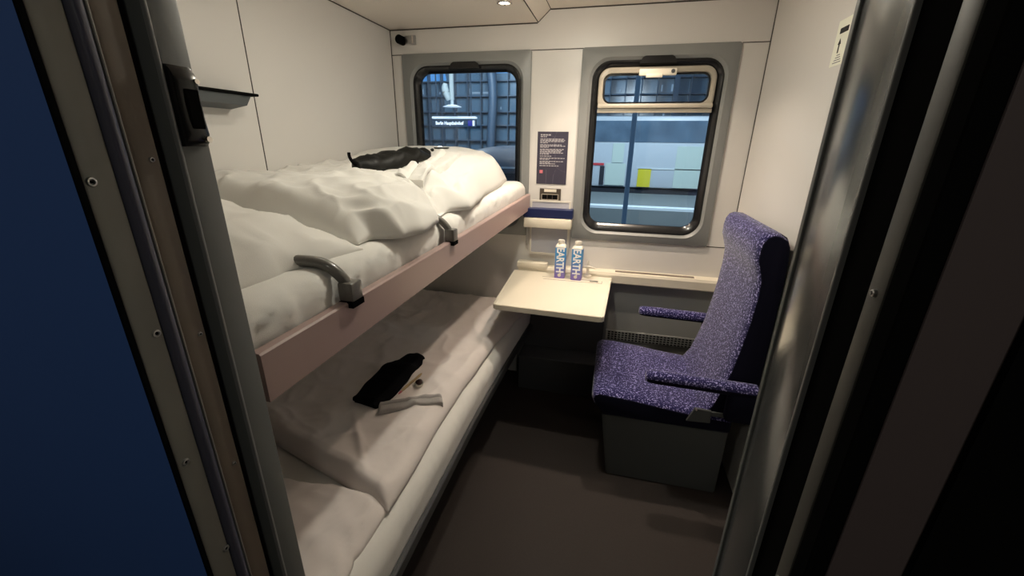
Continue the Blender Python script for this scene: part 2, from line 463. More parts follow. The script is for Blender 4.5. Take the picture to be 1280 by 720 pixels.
ws = empty('wall_shelf', (XL, 1.05, 1.40), 'small dark grey shelf with black rim on the left wall above the bed', 'shelf')
bm = bmesh.new()
pr = [(XL + .0005, 1.383), (XL + .060, 1.393), (XL + .060, 1.420), (XL + .0005, 1.420)]
loft_rings(bm, [[(x, yy + (0 if k == 0 else (-.02 if z < 1.4 else 0)), z) for x, z in pr] for k, yy in enumerate((.86, 1.115))], cap0=True, cap1=True)
obj('tray', bm, M['plinth'], ws)
obj('rim', nb(XL + .0005, XL + .068, .85, 1.138, 1.4205, 1.428, bev=.002), M['black'], ws)

st = empty('wall_sticker', (XR, 1.455, 1.57), 'pale notice sticker with a black bar and arrow high on the right wall', 'sticker')
obj('label_sheet', nb(XR - .0012, XR - .0004, 1.418, 1.492, 1.513, 1.628), M['sticker'], st)
obj('black_bar', nb(XR - .0018, XR - .0011, 1.428, 1.474, 1.593, 1.607, bev=.0003), M['ink'], st)
bm = bmesh.new()
box(bm, XR - .0018, XR - .0011, 1.458, 1.464, 1.545, 1.568)
v = [bm.verts.new(p) for p in ((XR - .0018, 1.452, 1.566), (XR - .0018, 1.470, 1.566), (XR - .0018, 1.461, 1.582))]; bm.faces.new(v)
obj('arrow', bm, M['ink'], st)
bm = bmesh.new(); y = 1.0
for k in range(4): box(bm, XR - .0016, XR - .0011, 1.430 + .004 * k, 1.476 - .005 * k, 1.520 + .006 * k, 1.522 + .006 * k)
obj('small_print', bm, M['printline'], st)

# ceiling lamps, with two unseen fill lamps
def lamp(x, y, z, label, spread=122, group=None):
    o = empty('ceiling_light', (x, y, z), label, 'lamp', group)
    bm = bmesh.new(); ns = 32
    prof = [(.030, 0), (.030, -.004), (.022, -.0055), (.020, -.001), (.020, 0)]
    loft_rings(bm, [[(x + r * cos(2 * pi * k / ns), y + r * sin(2 * pi * k / ns), z + dz) for k in range(ns)] for r, dz in prof], ring_close=True)
    obj('trim_ring', bm, M['chrome'], o, smooth=True)
    bm = bmesh.new(); cyl(bm, (x, y, z - .001), .0195, .002); obj('lens', bm, M['lampglow'], o)
    ld = bpy.data.lights.new('lamp light', 'AREA'); ld.shape = 'DISK'; ld.size = .036; ld.spread = radians(spread)
    lo = bpy.data.objects.new('lamp_light', ld); COL.objects.link(lo); lo.parent = o; lo.location = (0, 0, -.0095)
    return o, ld
L1, l1 = lamp(-.475, 1.80, ZC, 'small bright downlight in the ceiling above the edge of the upper berth', 74)
[c for c in L1.children if c.type == 'LIGHT'][0].rotation_euler = (0, radians(-26), 0)
l1.energy = 1.5; l1.color = (1, .81, .63)
L2, l2 = lamp(.03, 1.796, ZC2, 'recessed downlight in the raised ceiling over the table and seat', 114)
l2.energy = 3.9; l2.color = (1, .82, .65)
L3_fill = empty('ceiling_light', (-.20, 1.36, ZC2), 'unseen round dome lamp added as fill on the ceiling nearer to the doorway', 'lamp')  # out of view; dome form chosen to spread fill over ceiling and walls
bm = bmesh.new(); ns = 32
loft_rings(bm, [[(-.20 + r * cos(2 * pi * k / ns), 1.36 + r * sin(2 * pi * k / ns), ZC2 + h) for k in range(ns)] for r, h in ((.045, -.0002), (.045, -.008), (.036, -.010), (.036, -.0002))], ring_close=True)
obj('trim_ring', bm, M['chrome'], L3_fill, smooth=True)
bm = bmesh.new()
loft_rings(bm, [[(-.20 + .035 * cos(q) * cos(2 * pi * k / ns), 1.36 + .035 * cos(q) * sin(2 * pi * k / ns), ZC2 - .008 - .030 * sin(q)) for k in range(ns)] for q in (0, .3, .6, .9, 1.2, 1.5)], cap0=True, cap1=True)
obj('lens', bm, M['lampglow'], L3_fill, smooth=True)
ld = bpy.data.lights.new('lamp light', 'POINT'); ld.shadow_soft_size = .015; ld.energy = 4.6; ld.color = (1, .92, .76)  # point light added below the dome to brighten ceiling and walls
lo = bpy.data.objects.new('lamp_light', ld); COL.objects.link(lo); lo.parent = L3_fill; lo.location = (0, 0, -.058)
ld = bpy.data.lights.new('lamp light', 'AREA'); ld.shape = 'DISK'; ld.size = .06; ld.energy = 4.2; ld.color = (1, .97, .84)
lo = bpy.data.objects.new('lamp_light', ld); COL.objects.link(lo); lo.parent = L3_fill; lo.location = (0, 0, -.045)

L4_fill, l4_fill = lamp(-.62, 1.12, ZC, 'unseen fill downlight added in the low ceiling over the middle of the upper berth', 172)  # out of view, added as fill light for the upper bedding
l4_fill.energy = .85; l4_fill.color = (1, .96, .82)

# ------------------------------------------------------------------ table, ledge, cartons
lg = empty('wall_ledge', (.05, 2.07, .62), 'long cream ledge with a slot running under the windows behind the table', 'ledge')
bm = bmesh.new()
pr = [(2.0815, .619), (2.060, .619), (2.046, .628), (2.046, .668), (2.052, .680), (2.0995, .684), (2.0995, .619)]
loft_rings(bm, [[(x, y, z) for y, z in pr] for x in (-.455, .565)], cap0=True, cap1=True)
obj('ledge_board', bm, M['table'], lg)
obj('slot', nb(.05, .43, 2.066, 2.086, .6805, .6842, bev=.0008), M['jamb_brown'], lg)
obj('end_block', nb(-.462, -.30, 2.040, 2.0993, .668, .702, bev=.006), M['table'], lg, smooth=True)

tb = empty('folding_table', (-.22, 1.8, .63), 'cream folding table with rounded rim fixed under the ledge, holding two blue cartons', 'table')
def table_bm(z0, z1, ins):
    bm = bmesh.new()
    cor = [(-.475 + ins, 2.042 - ins), (-.450 + ins, 1.532 + ins), (.012 - ins, 1.512 + ins), (.036 - ins, 2.042 - ins)]
    pts = []
    rad = [.004, .018, .018, .004]
    for i, (x, y) in enumerate(cor):
        p = Vector((x, y)); a = (Vector(cor[i - 1]) - p).normalized(); b = (Vector(cor[(i + 1) % 4]) - p).normalized()
        for k in range(6):
            t = k / 5; q = p + a * rad[i] * (1 - t) ** 2 + b * rad[i] * t ** 2
            pts.append((q.x, q.y))
    loft_rings(bm, [[(x, y, z) for x, y in pts] for z in (z0, z1)], cap0=True, cap1=True)
    return bm
bmt = table_bm(.634, .656, 0)
bmesh.ops.bevel(bmt, geom=[e for e in bmt.edges if abs(e.verts[0].co.z - e.verts[1].co.z) < 1e-6], offset=.003, segments=2, affect='EDGES')
obj('table_top', bmt, M['table'], tb, smooth=True)
# raised thin rim
bm = bmesh.new()
for o_, i_ in ((.006, .012),):
    a = [(-.475 + o_, 2.036), (-.450 + o_, 1.532 + o_), (.012 - o_, 1.512 + o_), (.036 - o_, 2.036)]
    for p, q in zip(a, a[1:]):
        tube(bm, [(p[0], p[1], .656), (q[0], q[1], .656)], .004, .0022, 8)
obj('rim', bm, M['table'], tb, smooth=True)
bm = bmesh.new()
box(bm, -.30, -.012, 1.930, 1.932, .6558, .6568); box(bm, -.31, -.03, 1.966, 1.968, .6558, .6568)
box(bm, -.012, -.010, 1.930, 1.968, .6558, .6568)
obj('hinge_groove', bm, M['jamb_brown'], tb)
obj('hinge_plate', nb(-.070, -.030, 1.945, 1.960, .656, .659, bev=.001), M['steel'], tb)
bm = bmesh.new()
loft_rings(bm, [[(x, y, z) for y, z in ((2.04, .633), (1.70, .633), (1.70, .615), (2.04, .44))] for x in (-.30, -.285)], cap0=True, cap1=True)
obj('bracket', bm, M['lower_dark'], tb)
bm = bmesh.new()
loft_rings(bm, [[(x, y, z) for y, z in ((2.04, .633), (1.70, .633), (1.70, .615), (2.04, .44))] for x in (-.08, -.065)], cap0=True, cap1=True)
obj('bracket', bm, M['lower_dark'], tb)

def bottle(x, y, rz, label):
    o = empty('water_carton', (x, y, .6566), label, 'carton', 'water cartons on the table'); o.rotation_euler = (0, 0, 0)
    w = .0265
    def sec(h, k, r):  # rounded square section
        return [(x + px * k, y + pz * k, .6566 + h) for px, pz in rrect(-w, w, -w, w, r, 5)]
    bm = bmesh.new()
    loft_rings(bm, [sec(0, .96, .006), sec(.002, 1, .006), sec(.155, 1, .006), sec(.158, .985, .006)], cap0=True, cap1=True)
    b = obj('body', bm, M['carton'], o, smooth=True)
    bm = bmesh.new()
    loft_rings(bm, [sec(.1582, .99, .006), sec(.162, .98, .008), sec(.172, .72, .014), sec(.1735, .60, .015)], cap0=True, cap1=True)
    obj('shoulder', bm, M['white_pl'], o, smooth=True)
    bm = bmesh.new(); cyl(bm, (x, y, .6566 + .1832), .0165, .0195, seg=28); 
    bmesh.ops.bevel(bm, geom=[e for e in bm.edges if abs(e.verts[0].co.z - e.verts[1].co.z) < 1e-6], offset=.003, segments=2, affect='EDGES')
    obj('cap', bm, M['white_pl'], o, smooth=True)
    text_mesh('lettering', 'EARTH', .052, M['letter'], b, (-.001, -w - .0006, .094), (pi / 2, pi / 2, 0), bold=.0014, xs=.80)
    bm = bmesh.new()
    cyl(bm, (x - .001, y - w - .0005, .6566 + .017), .0085, .0008, 'y', 20)
    cyl(bm, (x + .004, y - w - .0005, .6566 + .027), .0045, .0008, 'y', 4)
    obj('drop_mark', bm, M['white_pl'], b)
    o.rotation_euler = (0, 0, rz)
    return o
bottle(-.224, 1.985, .04, 'left of two blue water cartons with white lettering standing on the table')
bottle(-.139, 1.975, -.06, 'right of two blue water cartons with white lettering, next to the metal clip')

M['clip'] = mat('pale metal', (.74, .69, .60), .3, metal=.35)
ck = empty('metal_clip', (-.088, 2.025, .657), 'small shiny metal cross-shaped clip standing behind the right carton', 'clip')
bm = bmesh.new(); cyl(bm, (-.088, 2.025, .661), .022, .008); obj('foot', bm, M['clip'], ck, smooth=True)
bm = bmesh.new(); tube(bm, [(-.088, 2.025, .665), (-.088, 2.025, .69), (-.088, 2.025, .70), (-.088, 2.025, .73), (-.088, 2.025, .742)], .008, rad=[1.3, .8, 1.0, .9, .5]); obj('post', bm, M['clip'], ck, smooth=True)
bm = bmesh.new(); tube(bm, [(-.125, 2.022, .704), (-.105, 2.022, .708), (-.088, 2.020, .711), (-.07, 2.022, .708), (-.050, 2.022, .704)], .005, rad=[.7, 1, 1.6, 1, .7]); obj('cross_bar', bm, M['clip'], ck, smooth=True)

# ------------------------------------------------------------------ seat
se = empty('passenger_chair', (.27, 1.64, 0), 'blue flecked upholstered train seat with armrests against the right wall', 'chair')
# cushion: loft along y of an x-z profile
def cushion():
    bm = bmesh.new(); rings = []
    ys = [1.395, 1.398, 1.405, 1.42, 1.50, 1.64, 1.78, 1.855, 1.87, 1.877, 1.88]
    for y in ys:
        e = min(y - 1.395, 1.88 - y); k = rounded(e + .0008, .03)
        ins = (1 - k) * .02
        crown = .006 * k
        pr = [(.012 + ins, .325), (.000 + ins, .338), (-.007 + ins, .360), (-.004 + ins, .378 - ins * .4), (.010 + ins, .387 - ins * .6 + crown * .5), (.06, .388 - ins + crown),
              (.16, .380 - ins + crown), (.30, .362 - ins + crown), (.42, .352 - ins + crown), (.50, .352 - ins), (.50, .300), (.25, .297), (.035 + ins, .300)]
        rings.append([(x, y, z) for x, z in pr])
    loft_rings(bm, rings, cap0=True, cap1=True); return bm
def shade_faces(o, test):  # gives faces turned away from the lamps the shade-coloured cloth
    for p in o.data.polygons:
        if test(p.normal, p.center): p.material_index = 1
MQ = [M['moquette'], M['moq_shaded']]
shade_faces(obj('seat_cushion', cushion(), MQ, se, smooth=True), lambda n, c: abs(n.y) > .75 or n.z < -.3 or c.z < .335 or n.x > .8)
def backrest():
    bm = bmesh.new(); rings = []
    front = [(.36, .395), (.40, .419), (.47, .438), (.55, .457), (.65, .471), (.745, .481), (.83, .486), (.890, .484), (.925, .473), (.955, .463), (.99, .462), (1.018, .466), (1.036, .476), (1.044, .492)]
    back = [(1.042, .525), (1.030, .545), (1.005, .556), (.95, .561), (.9, .5635), (.7, .5655), (.5, .5655), (.36, .5655)]
    ys = [1.398, 1.401, 1.408, 1.425, 1.50, 1.64, 1.78, 1.85, 1.866, 1.873, 1.876]
    for y in ys:
        e = min(y - 1.398, 1.876 - y); k = rounded(e + .0008, .03); ins = (1 - k)
        mid = 1 - ((y - 1.637) / .24) ** 2
        r = [(x + ins * .018 - .004 * max(0, mid) * (1 if z < .85 else 0), y, z - (ins * .014 if z > 1.0 else 0)) for z, x in front]
        r += [(x - ins * .010, y, z - (ins * .014 if z > 1.0 else 0)) for z, x in back]
        rings.append(r)
    loft_rings(bm, rings, cap0=True, cap1=True); return bm
shade_faces(obj('backrest', backrest(), MQ, se, smooth=True), lambda n, c: abs(n.y) > .75 or n.x > .5)
bm = bmesh.new()
pr = [(.037, .297), (.078, .0), (.50, .0), (.50, .297)]
loft_rings(bm, [[(x, y, z) for x, z in pr] for y in (1.402, 1.874)], cap0=True, cap1=True)
bmesh.ops.bevel(bm, geom=bm.edges[:], offset=.006, segments=2, affect='EDGES')
obj('seat_base', bm, M['plinth'], se, smooth=True, label='grey metal seat base')
def armrest(yc, zt):
    bm = bmesh.new(); hw = .027; rings = []
    P = [(.178, .55), (.183, .8), (.195, .95), (.215, 1), (.30, 1), (.40, 1), (.50, 1), (.545, 1)]
    for x, k in P:
        zc = zt - .024 - (x - .18) * .02; rings.append([(x, yc + hw * k * cos(a) * (1), zc + .024 * k * (abs(sin(a)) ** .8) * (1 if sin(a) > 0 else -1)) for a in [2 * pi * q / 20 for q in range(20)]])
    loft_rings(bm, rings, cap0=True, cap1=True)
    return bm
shade_faces(obj('armrest', armrest(1.372, .531), MQ, se, smooth=True), lambda n, c: n.z < .05 and c.x > -10 and n.x > -.5)  # shade under the armrest painted on by face direction
shade_faces(obj('armrest', armrest(1.935, .560), MQ, se, smooth=True), lambda n, c: n.z < -.4)
bm = bmesh.new()
for yc in (1.372,):
    box(bm, .46, .562, yc - .022, yc + .022, .372, .505, bev=.012)
obj('armrest_block', bm, M['moq_shaded'], se, smooth=True)
obj('armrest_block', nb(.47, .562, 1.913, 1.957, .372, .53, bev=.012), M['moq_shaded'], se, smooth=True)
bm = bmesh.new()
pr = [(.368, .388), (.424, .384), (.426, .335), (.345, .330)]
loft_rings(bm, [[(x, y, z) for x, z in pr] for y in (1.386, 1.397)], cap0=True, cap1=True)
box(bm, .4235, .520, 1.384, 1.392, .366, .384, bev=.002)
lv = obj('recline_lever', bm, M['plinth'], se, label='grey lever plate')
bm = bmesh.new(); cyl(bm, (.372, 1.384, .386), .004, .006, 'y'); obj('pin', bm, M['chrome'], lv)

# ------------------------------------------------------------------ berths
def berth(name, label, zt, zb, ytop, m_rail, lower):
    o = empty(name, (-.8, 1.2, zb), label, 'berth')
    bm = bmesh.new(); rings = []
    n = 24
    for k in range(n + 1):
        y = .41 + (2.07 - .41) * k / n; dx, dz = warpx(y), warpz(y)
        xf = (-.46 if not lower else -.428) + dx
        if not lower:
            pr = [(xf, zb), (xf, zt - .003), (xf - .003, zt), (xf - .018, zt), (xf - .020, zt - .004), (xf - .020, zb + .02), (xf - .03, zb + .004), (xf - .028, zb)]
        else:
            pr = [(xf, zb), (xf, zt - .004), (xf - .004, zt), (xf - .03, zt), (xf - .03, zb)]
        rings.append([(x, y, z + dz) for x, z in pr])
    loft_rings(bm, rings, cap0=True, cap1=True)
    obj('side_rail', bm, m_rail, o)
    bm = bmesh.new(); rings = []
    for k in range(n + 1):
        y = .41 + (2.07 - .41) * k / n; dx, dz = warpx(y), warpz(y)
        xf = (-.481 if not lower else -.459) + dx
        zz0 = zb + .003 if not lower else zb + .0; zz1 = zb + .035
        rings.append([(x, y, z + dz) for x, z in ((xf, zz0), (xf, zz1), (XL + .004, zz1), (XL + .004, zz0))])
    loft_rings(bm, rings, cap0=True, cap1=True)
    obj('bed_board', bm, M['lower'], o)
    return o
UB = berth('upper_berth', 'folded-out upper berth with a pinkish painted side rail on the left wall', 1.015, .936, 0, M['rail'], False)
LB = berth('lower_berth', 'lower berth with a thin dark metal edge along the left wall', .305, .268, 0, M['dark_steel'], True)
obj('support_box', nb(XL + .004, -.60, .45, 2.06, 0, .267), M['lower_dark'], LB)

# mattresses wrapped in a sheet: cross-section swept along y
def mattress(name, label, zbot, ztop, xf, roll, pulls, folds):
    bm = bmesh.new(); rings = []; n = 150
    for k in range(n + 1):
        y = .415 + (2.065 - .415) * k / n
        e = min(y - .415, 2.065 - y); er = rounded(e + .002, .03)
        dx, dz = warpx(y), warpz(y)
        pull = sum(a * exp(-((y - yc) / w) ** 2) for yc, a, w in pulls)
        fz = folds * fbm(y * 16, .3, 2.0, 4)
        r = []
        X = xf + dx - pull; T = ztop + dz - (1 - er) * .02
        zb_ = zbot + dz
        # from wall along the top to the rounded front, down to the bottom
        m = 14
        for q in range(m): 
            t = q / (m - 1); x = XL + .006 + (X - roll - (XL + .006)) * t
            r.append((x, y, T + .003 * fbm(x * 6, y * 6, 1)))
        for q in range(1, 9):
            a = pi / 2 * q / 8
            wv = fz * .010 * sin(a) + folds * .006 * ridge(y * 22 + q * .25, q * .2, 5) * sin(a)
            r.append((X - roll + roll * sin(a) + wv, y, T - roll * (1 - cos(a))))
        steps = 6
        for q in range(1, steps + 1):
            t = q / steps; z = (T - roll) + (zb_ - (T - roll)) * t
            wv = fz * .010 * (1 - .5 * t) + folds * .006 * ridge(y * 22 + 2 + q * .35, 1.6 + q * .2, 5) * (1 - t * .6)
            r.append((X + wv - .004 * t, y, z))
        r.append((XL + .006, y, zb_))
        rings.append(r)
    loft_rings(bm, rings, cap0=True, cap1=True)
    o = obj(name, bm, M['sheet'], None, smooth='all')
    return tag(o, label, 'mattress')
mattress('mattress', 'white sheeted mattress on the upper berth behind the pinkish rail', .972, 1.080, -.486, .040,
         [(.625, .010, .03), (1.13, .010, .03)], 1.0)
mattress('mattress', 'white sheeted mattress on the lower berth above the dark edge', .304, .425, -.437, .055, [], .35)

# upper pillow, lower pillow
def pillow(name, label, cx, cy, z0, lx, ly, T, rz, tilt, m, seed):
    bm = bmesh.new(); n = 44
    top = []; bot = []
    R = Matrix.Rotation(rz, 3, 'Z')
    for i in range(n + 1):
        ru = []; rb = []
        u = sin(pi / 2 * (-1 + 2 * i / n))
        for j in range(n + 1):
            v = sin(pi / 2 * (-1 + 2 * j / n))
            prof = ((1 - abs(u) ** 2.6) * (1 - abs(v) ** 2.6)) ** .58
            pin = 1 - .05 * (1 - abs(u * v) ** .5) * max(abs(u), abs(v)) ** 6     # corners stand out a little
            x = u * lx / 2 * pin; y = v * ly / 2 * pin
            w = (.014 * ridge(x * 9 + seed, y * 7, seed) + .008 * ridge(x * 19 + y * 8, y * 15 + seed, seed)) * (1 - prof * .3) * min(1, prof * 3) + .014 * fbm(x * 7, y * 7 + seed, 3) * prof
            zt = T * .86 * prof + w
            zb = .022 * (1 - prof) - .0 
            p = R @ Vector((x, y, 0))
            dz = tilt[0] * p.x + tilt[1] * p.y
            ru.append(bm.verts.new((cx + p.x, cy + p.y, z0 + zb + max(zt, .0) + dz)))
            edge = i in (0, n) or j in (0, n)
            rb.append(ru[-1] if edge else bm.verts.new((cx + p.x, cy + p.y, z0 + zb * .6 + dz * 1.0)))
        top.append(ru); bot.append(rb)
    for i in range(n):
        for j in range(n):
            bm.faces.new((top[i][j], top[i + 1][j], top[i + 1][j + 1], top[i][j + 1]))
            try: bm.faces.new((bot[i][j], bot[i][j + 1], bot[i + 1][j + 1], bot[i + 1][j]))
            except ValueError: pass
    return tag(obj(name, bm, m, None, smooth='all'), label, 'pillow')
pillow('pillow', 'white pillow at the near end of the upper berth beside the first strap', -.84, .60, 1.081, .62, .38, .115, -.10, (-.07, .0), M['linen'], 1.3)
pillow('pillow', 'white pillow at the near end of the lower berth', -.765, .53, .424, .60, .32, .07, .06, (-.05, .0), M['linen_warm'], 4.1)

# ---- duvets as closed height fields
def closed_field(name, label, xw, xf_fn, y0, y1, base_fn, top_fn, m, nx=110, ny=190):
    bm = bmesh.new(); T = []; B = []
    for i in range(ny + 1):
        s = i / ny; s = .5 - .5 * cos(pi * s) if True else s
        s = .35 * (i / ny) + .65 * s
        y = y0(0) + (y1(0) - y0(0)) * s
        rt = []; rb = []
        for j in range(nx + 1):
            t = j / nx; t = .45 * t + .55 * sin(pi / 2 * t)
            xfr = xf_fn(y); x = xw + (xfr - xw) * t
            ya = y0(x); yb = y1(x); yy = ya + (yb - ya) * s
            z = base_fn(x, yy)
            rt.append(bm.verts.new((x, yy, z + top_fn(x, yy, xfr - x, yy - ya, yb - yy))))
            rb.append(bm.verts.new((x, yy, z - .001)))
        T.append(rt); B.append(rb)
    for i in range(ny):
        for j in range(nx):
            bm.faces.new((T[i][j], T[i][j + 1], T[i + 1][j + 1], T[i + 1][j]))
            bm.faces.new((B[i][j], B[i + 1][j], B[i + 1][j + 1], B[i][j + 1]))
    def side(a, b):
        for k in range(len(a) - 1): bm.faces.new((a[k], b[k], b[k + 1], a[k + 1]))
    side(T[0], B[0]); side(B[-1], T[-1])
    side([r[0] for r in B], [r[0] for r in T]); side([r[-1] for r in T], [r[-1] for r in B])
    return tag(obj(name, bm, m, None, smooth='all'), label, 'duvet')

def u_front(y):
    return lerp([(.74, -.535), (.80, -.470), (.88, -.452), (1.0, -.470), (1.10, -.505), (1.19, -.515), (1.28, -.462), (1.42, -.478), (1.6, -.50), (1.8, -.50), (2.02, -.52)], y)
def u_base(x, y): return 1.084 + warpz(y)
def u_top(x, y, df, dn, dfar):
    puff = sstep(1.36, 1.62, y + (x + .47) * .28)               # the blown-up far end
    H = lerp([(.74, .085), (.85, .110), (1.0, .122), (1.2, .118), (1.4, .122)], y) * (1 - puff) + .168 * puff
    flat = lerp([(.0, .42), (.05, .62), (.12, .86), (.22, 1.0), (.7, .98)], df)
    dome = .30 + .70 * rounded(df + .004, .26) - .10 * sstep(.40, .68, df)
    h = H * (flat * (1 - puff) + dome * puff)
    h *= rounded(df + .002, .05) * rounded(dn + .002, .06) * (.25 + .75 * rounded(dfar + .002, .16)) * rounded(dfar + .002, .02)
    inn = min(1, df / .05) * min(1, dfar / .1)
    a = 1 - .85 * puff
    # long soft folds running across the quilt
    x0, y0_ = x, y; x += .05 * fbm(y * 5, x * 5, 4); y += .06 * fbm(x * 5, y * 5, 6)
    w = .010 * (ridge(x * 2.2 + y * 3.2, y * 1.6 - x * 3.4, .7) - .35) * inn * a
    w += .010 * (ridge(x * 3.5 + y * 5.0, y * 3.0 - x * 5.0, 3.3) - .3) * inn * a
    w += .011 * (ridge(x * 8 - y * 6.0, y * 8.0 + x * 5.0, 8.3) - .3) * inn * a
    w += .004 * fbm(x * 14, y * 14, 2) * inn
    x, y = x0, y0_
    # gathers drawn to the strap near the front edge
    dx, dy = x + .49, y - 1.15; d = sqrt(dx * dx + dy * dy); th = math.atan2(dy, -dx)
    w += .017 * exp(-(d / .17) ** 2) * sin(th * 12 + 2.0 * sin(th * 3) + d * 14) * min(1, d / .05) * inn
    w -= .026 * exp(-((y - 1.16) / .06) ** 2) * exp(-df / .10)
    # soft tuck where the blown-up end starts
    c = (y - 1.30) + (x + .46) * .40
    w -= .020 * exp(-(c / .022) ** 2) * exp(-df / .22) * inn
    # seam along the side of the far end
    w += .0045 * exp(-((df - .10) / .010) ** 2) * puff
    w += .007 * (ridge(x * 7 + 2, y * 10, 1.3) - .3) * puff * exp(-df / .09) * inn
    return max(.003, h + w * rounded(dn, .05))
closed_field('duvet', 'bulky white duvet bunched up at the window end of the upper berth', XL + .006, u_front, lambda x: .765 + .10 * ((x + .47) / -.66), lambda x: 2.035, u_base, u_top, M['linen'])

def l_front(y):
    return lerp([(.66, -.468), (.9, -.476), (1.1, -.474), (1.3, -.462), (1.5, -.452), (1.75, -.42), (1.95, -.395), (2.05, -.40)], y)
def l_base(x, y): return .4285 + warpz(y)
def l_top(x, y, df, dn, dfar):
    H = .048 - .014 * sstep(1.2, 2.0, y)
    back = -1.13 + .0
    H += .020 * sstep(.30, .65, df) * (1 - sstep(1.3, 2.0, y))
    h = H * rounded(df + .002, .045) * rounded(dn + .003, .03) * rounded(dfar + .002, .06)
    inn = min(1, df / .04) * min(1, dn / .04) * min(1, dfar / .05)
    w = .013 * (ridge(x * 3.1 - y * 1.2, y * 2.6 + x * 1.4, 11) - .35)
    w += .009 * (ridge(x * 7 + y * 3, y * 6 - x * 3, 5) - .35)
    w += .006 * (ridge(x * 14 - y * 5, y * 11 + x * 4, 8) - .35) * sstep(.2, .5, df)
    w += .004 * fbm(x * 12, y * 12, 9)
    c = (y - .80) + (x + .62) * 1.2
    w += .010 * exp(-(c / .015) ** 2) * exp(-((x + .66) / .07) ** 2)
    # puffed near corner fold
    w += .012 * exp(-(dn / .05) ** 2) * min(1, dn / .02)
    return max(.003, h + w * inn)
closed_field('duvet', 'white duvet spread flat over the lower berth', XL + .006, l_front, lambda x: .672 + .20 * ((x + .468) / -.66), lambda x: 2.045, l_base, l_top, M['linen_warm'])
def zU(x, y):
    yn = .765 + .10 * ((x + .47) / -.66); return u_base(x, y) + u_top(x, y, u_front(y) - x, y - yn, 2.035 - y)
def zL(x, y):
    yn = .672 + .20 * ((x + .468) / -.66); return l_base(x, y) + l_top(x, y, l_front(y) - x, y - yn, 2.045 - y)

# ---- guard straps over the upper mattress edge
def guard(y, name):
    bm = bmesh.new()
    pts = smooth_path([(-.640, y - .045, 1.074), (-.590, y - .030, 1.090), (-.540, y - .012, 1.092), (-.503, y + .002, 1.084), (-.475, y + .011, 1.056), (-.465, y + .015, 1.028)], 8)
    tube(bm, pts, .0125, .0105, 14)
    s = obj(name, bm, M['strap'], UB, smooth=True, label='dark grey curved strap')
    obj('strap_clamp', nb(-.480, -.449, y - .003, y + .031, 1.0155, 1.052, bev=.004), M['strap'], s, smooth=True)
    obj('clamp_foot', nb(-.4795, -.4495, y - .004, y + .032, 1.004, 1.0155), M['black'], s)
guard(.618, 'guard_strap'); guard(1.128, 'guard_strap')

# ---- soft things on the beds
def pouch(name, label, spine, widths, thick, zf, m, seed, lift=.0, rough=.006, cat='pouch', zoff=None):
    bm = bmesh.new(); rings = []; ns = 28
    P = smooth_path([(a, b, 0) for a, b in spine], 7); n = len(P)
    wk = [(k / (len(widths) - 1), w) for k, w in enumerate(widths)]
    for i, p in enumerate(P):
        s = i / (n - 1)
        t = (P[min(i + 1, n - 1)] - P[max(i - 1, 0)]).normalized(); nrm = Vector((-t.y, t.x, 0))
        w = lerp(wk, s); th = thick(s) if callable(thick) else thick * sqrt(max(.05, min(1, w / max(widths) * 1.2)))
        r = []
        zmax = max(zf(p.x + nrm.x * w * q, p.y + nrm.y * w * q) for q in (-.8, -.4, 0, .4, .8))
        for j in range(ns):
            a = 2 * pi * j / ns
            c = cos(a); q = abs(c) ** .75 * (1 if c > 0 else -1)
            x = p.x + nrm.x * w * q; y = p.y + nrm.y * w * q
            up = sin(a); g = .45 * zf(x, y) + .55 * zmax
            dz = th * (up ** .7 if up > 0 else 0) + rough * (fbm(x * 22, y * 22, seed) + .8 * ridge(x * 14, y * 11, seed) - .3) * (1 if up > 0 else 0)
            r.append((x, y, max(g + .0015 + dz + (zoff(s) if zoff else 0), zf(x, y) + .001)))
        rings.append(r)
    loft_rings(bm, rings, cap0=True, cap1=True)
    return tag(obj(name, bm, m, None, smooth='all'), label, cat)

pouch('eye_mask', 'flat black cloth pouch lying on the lower duvet next to the folded towel', [(-.730, .990), (-.728, 1.01), (-.727, 1.10), (-.722, 1.20), (-.712, 1.28), (-.700, 1.325), (-.697, 1.335)], [.042, .058, .068, .066, .050, .030, .022], .022, zL, M['black_cloth'], 2.2, rough=.004)

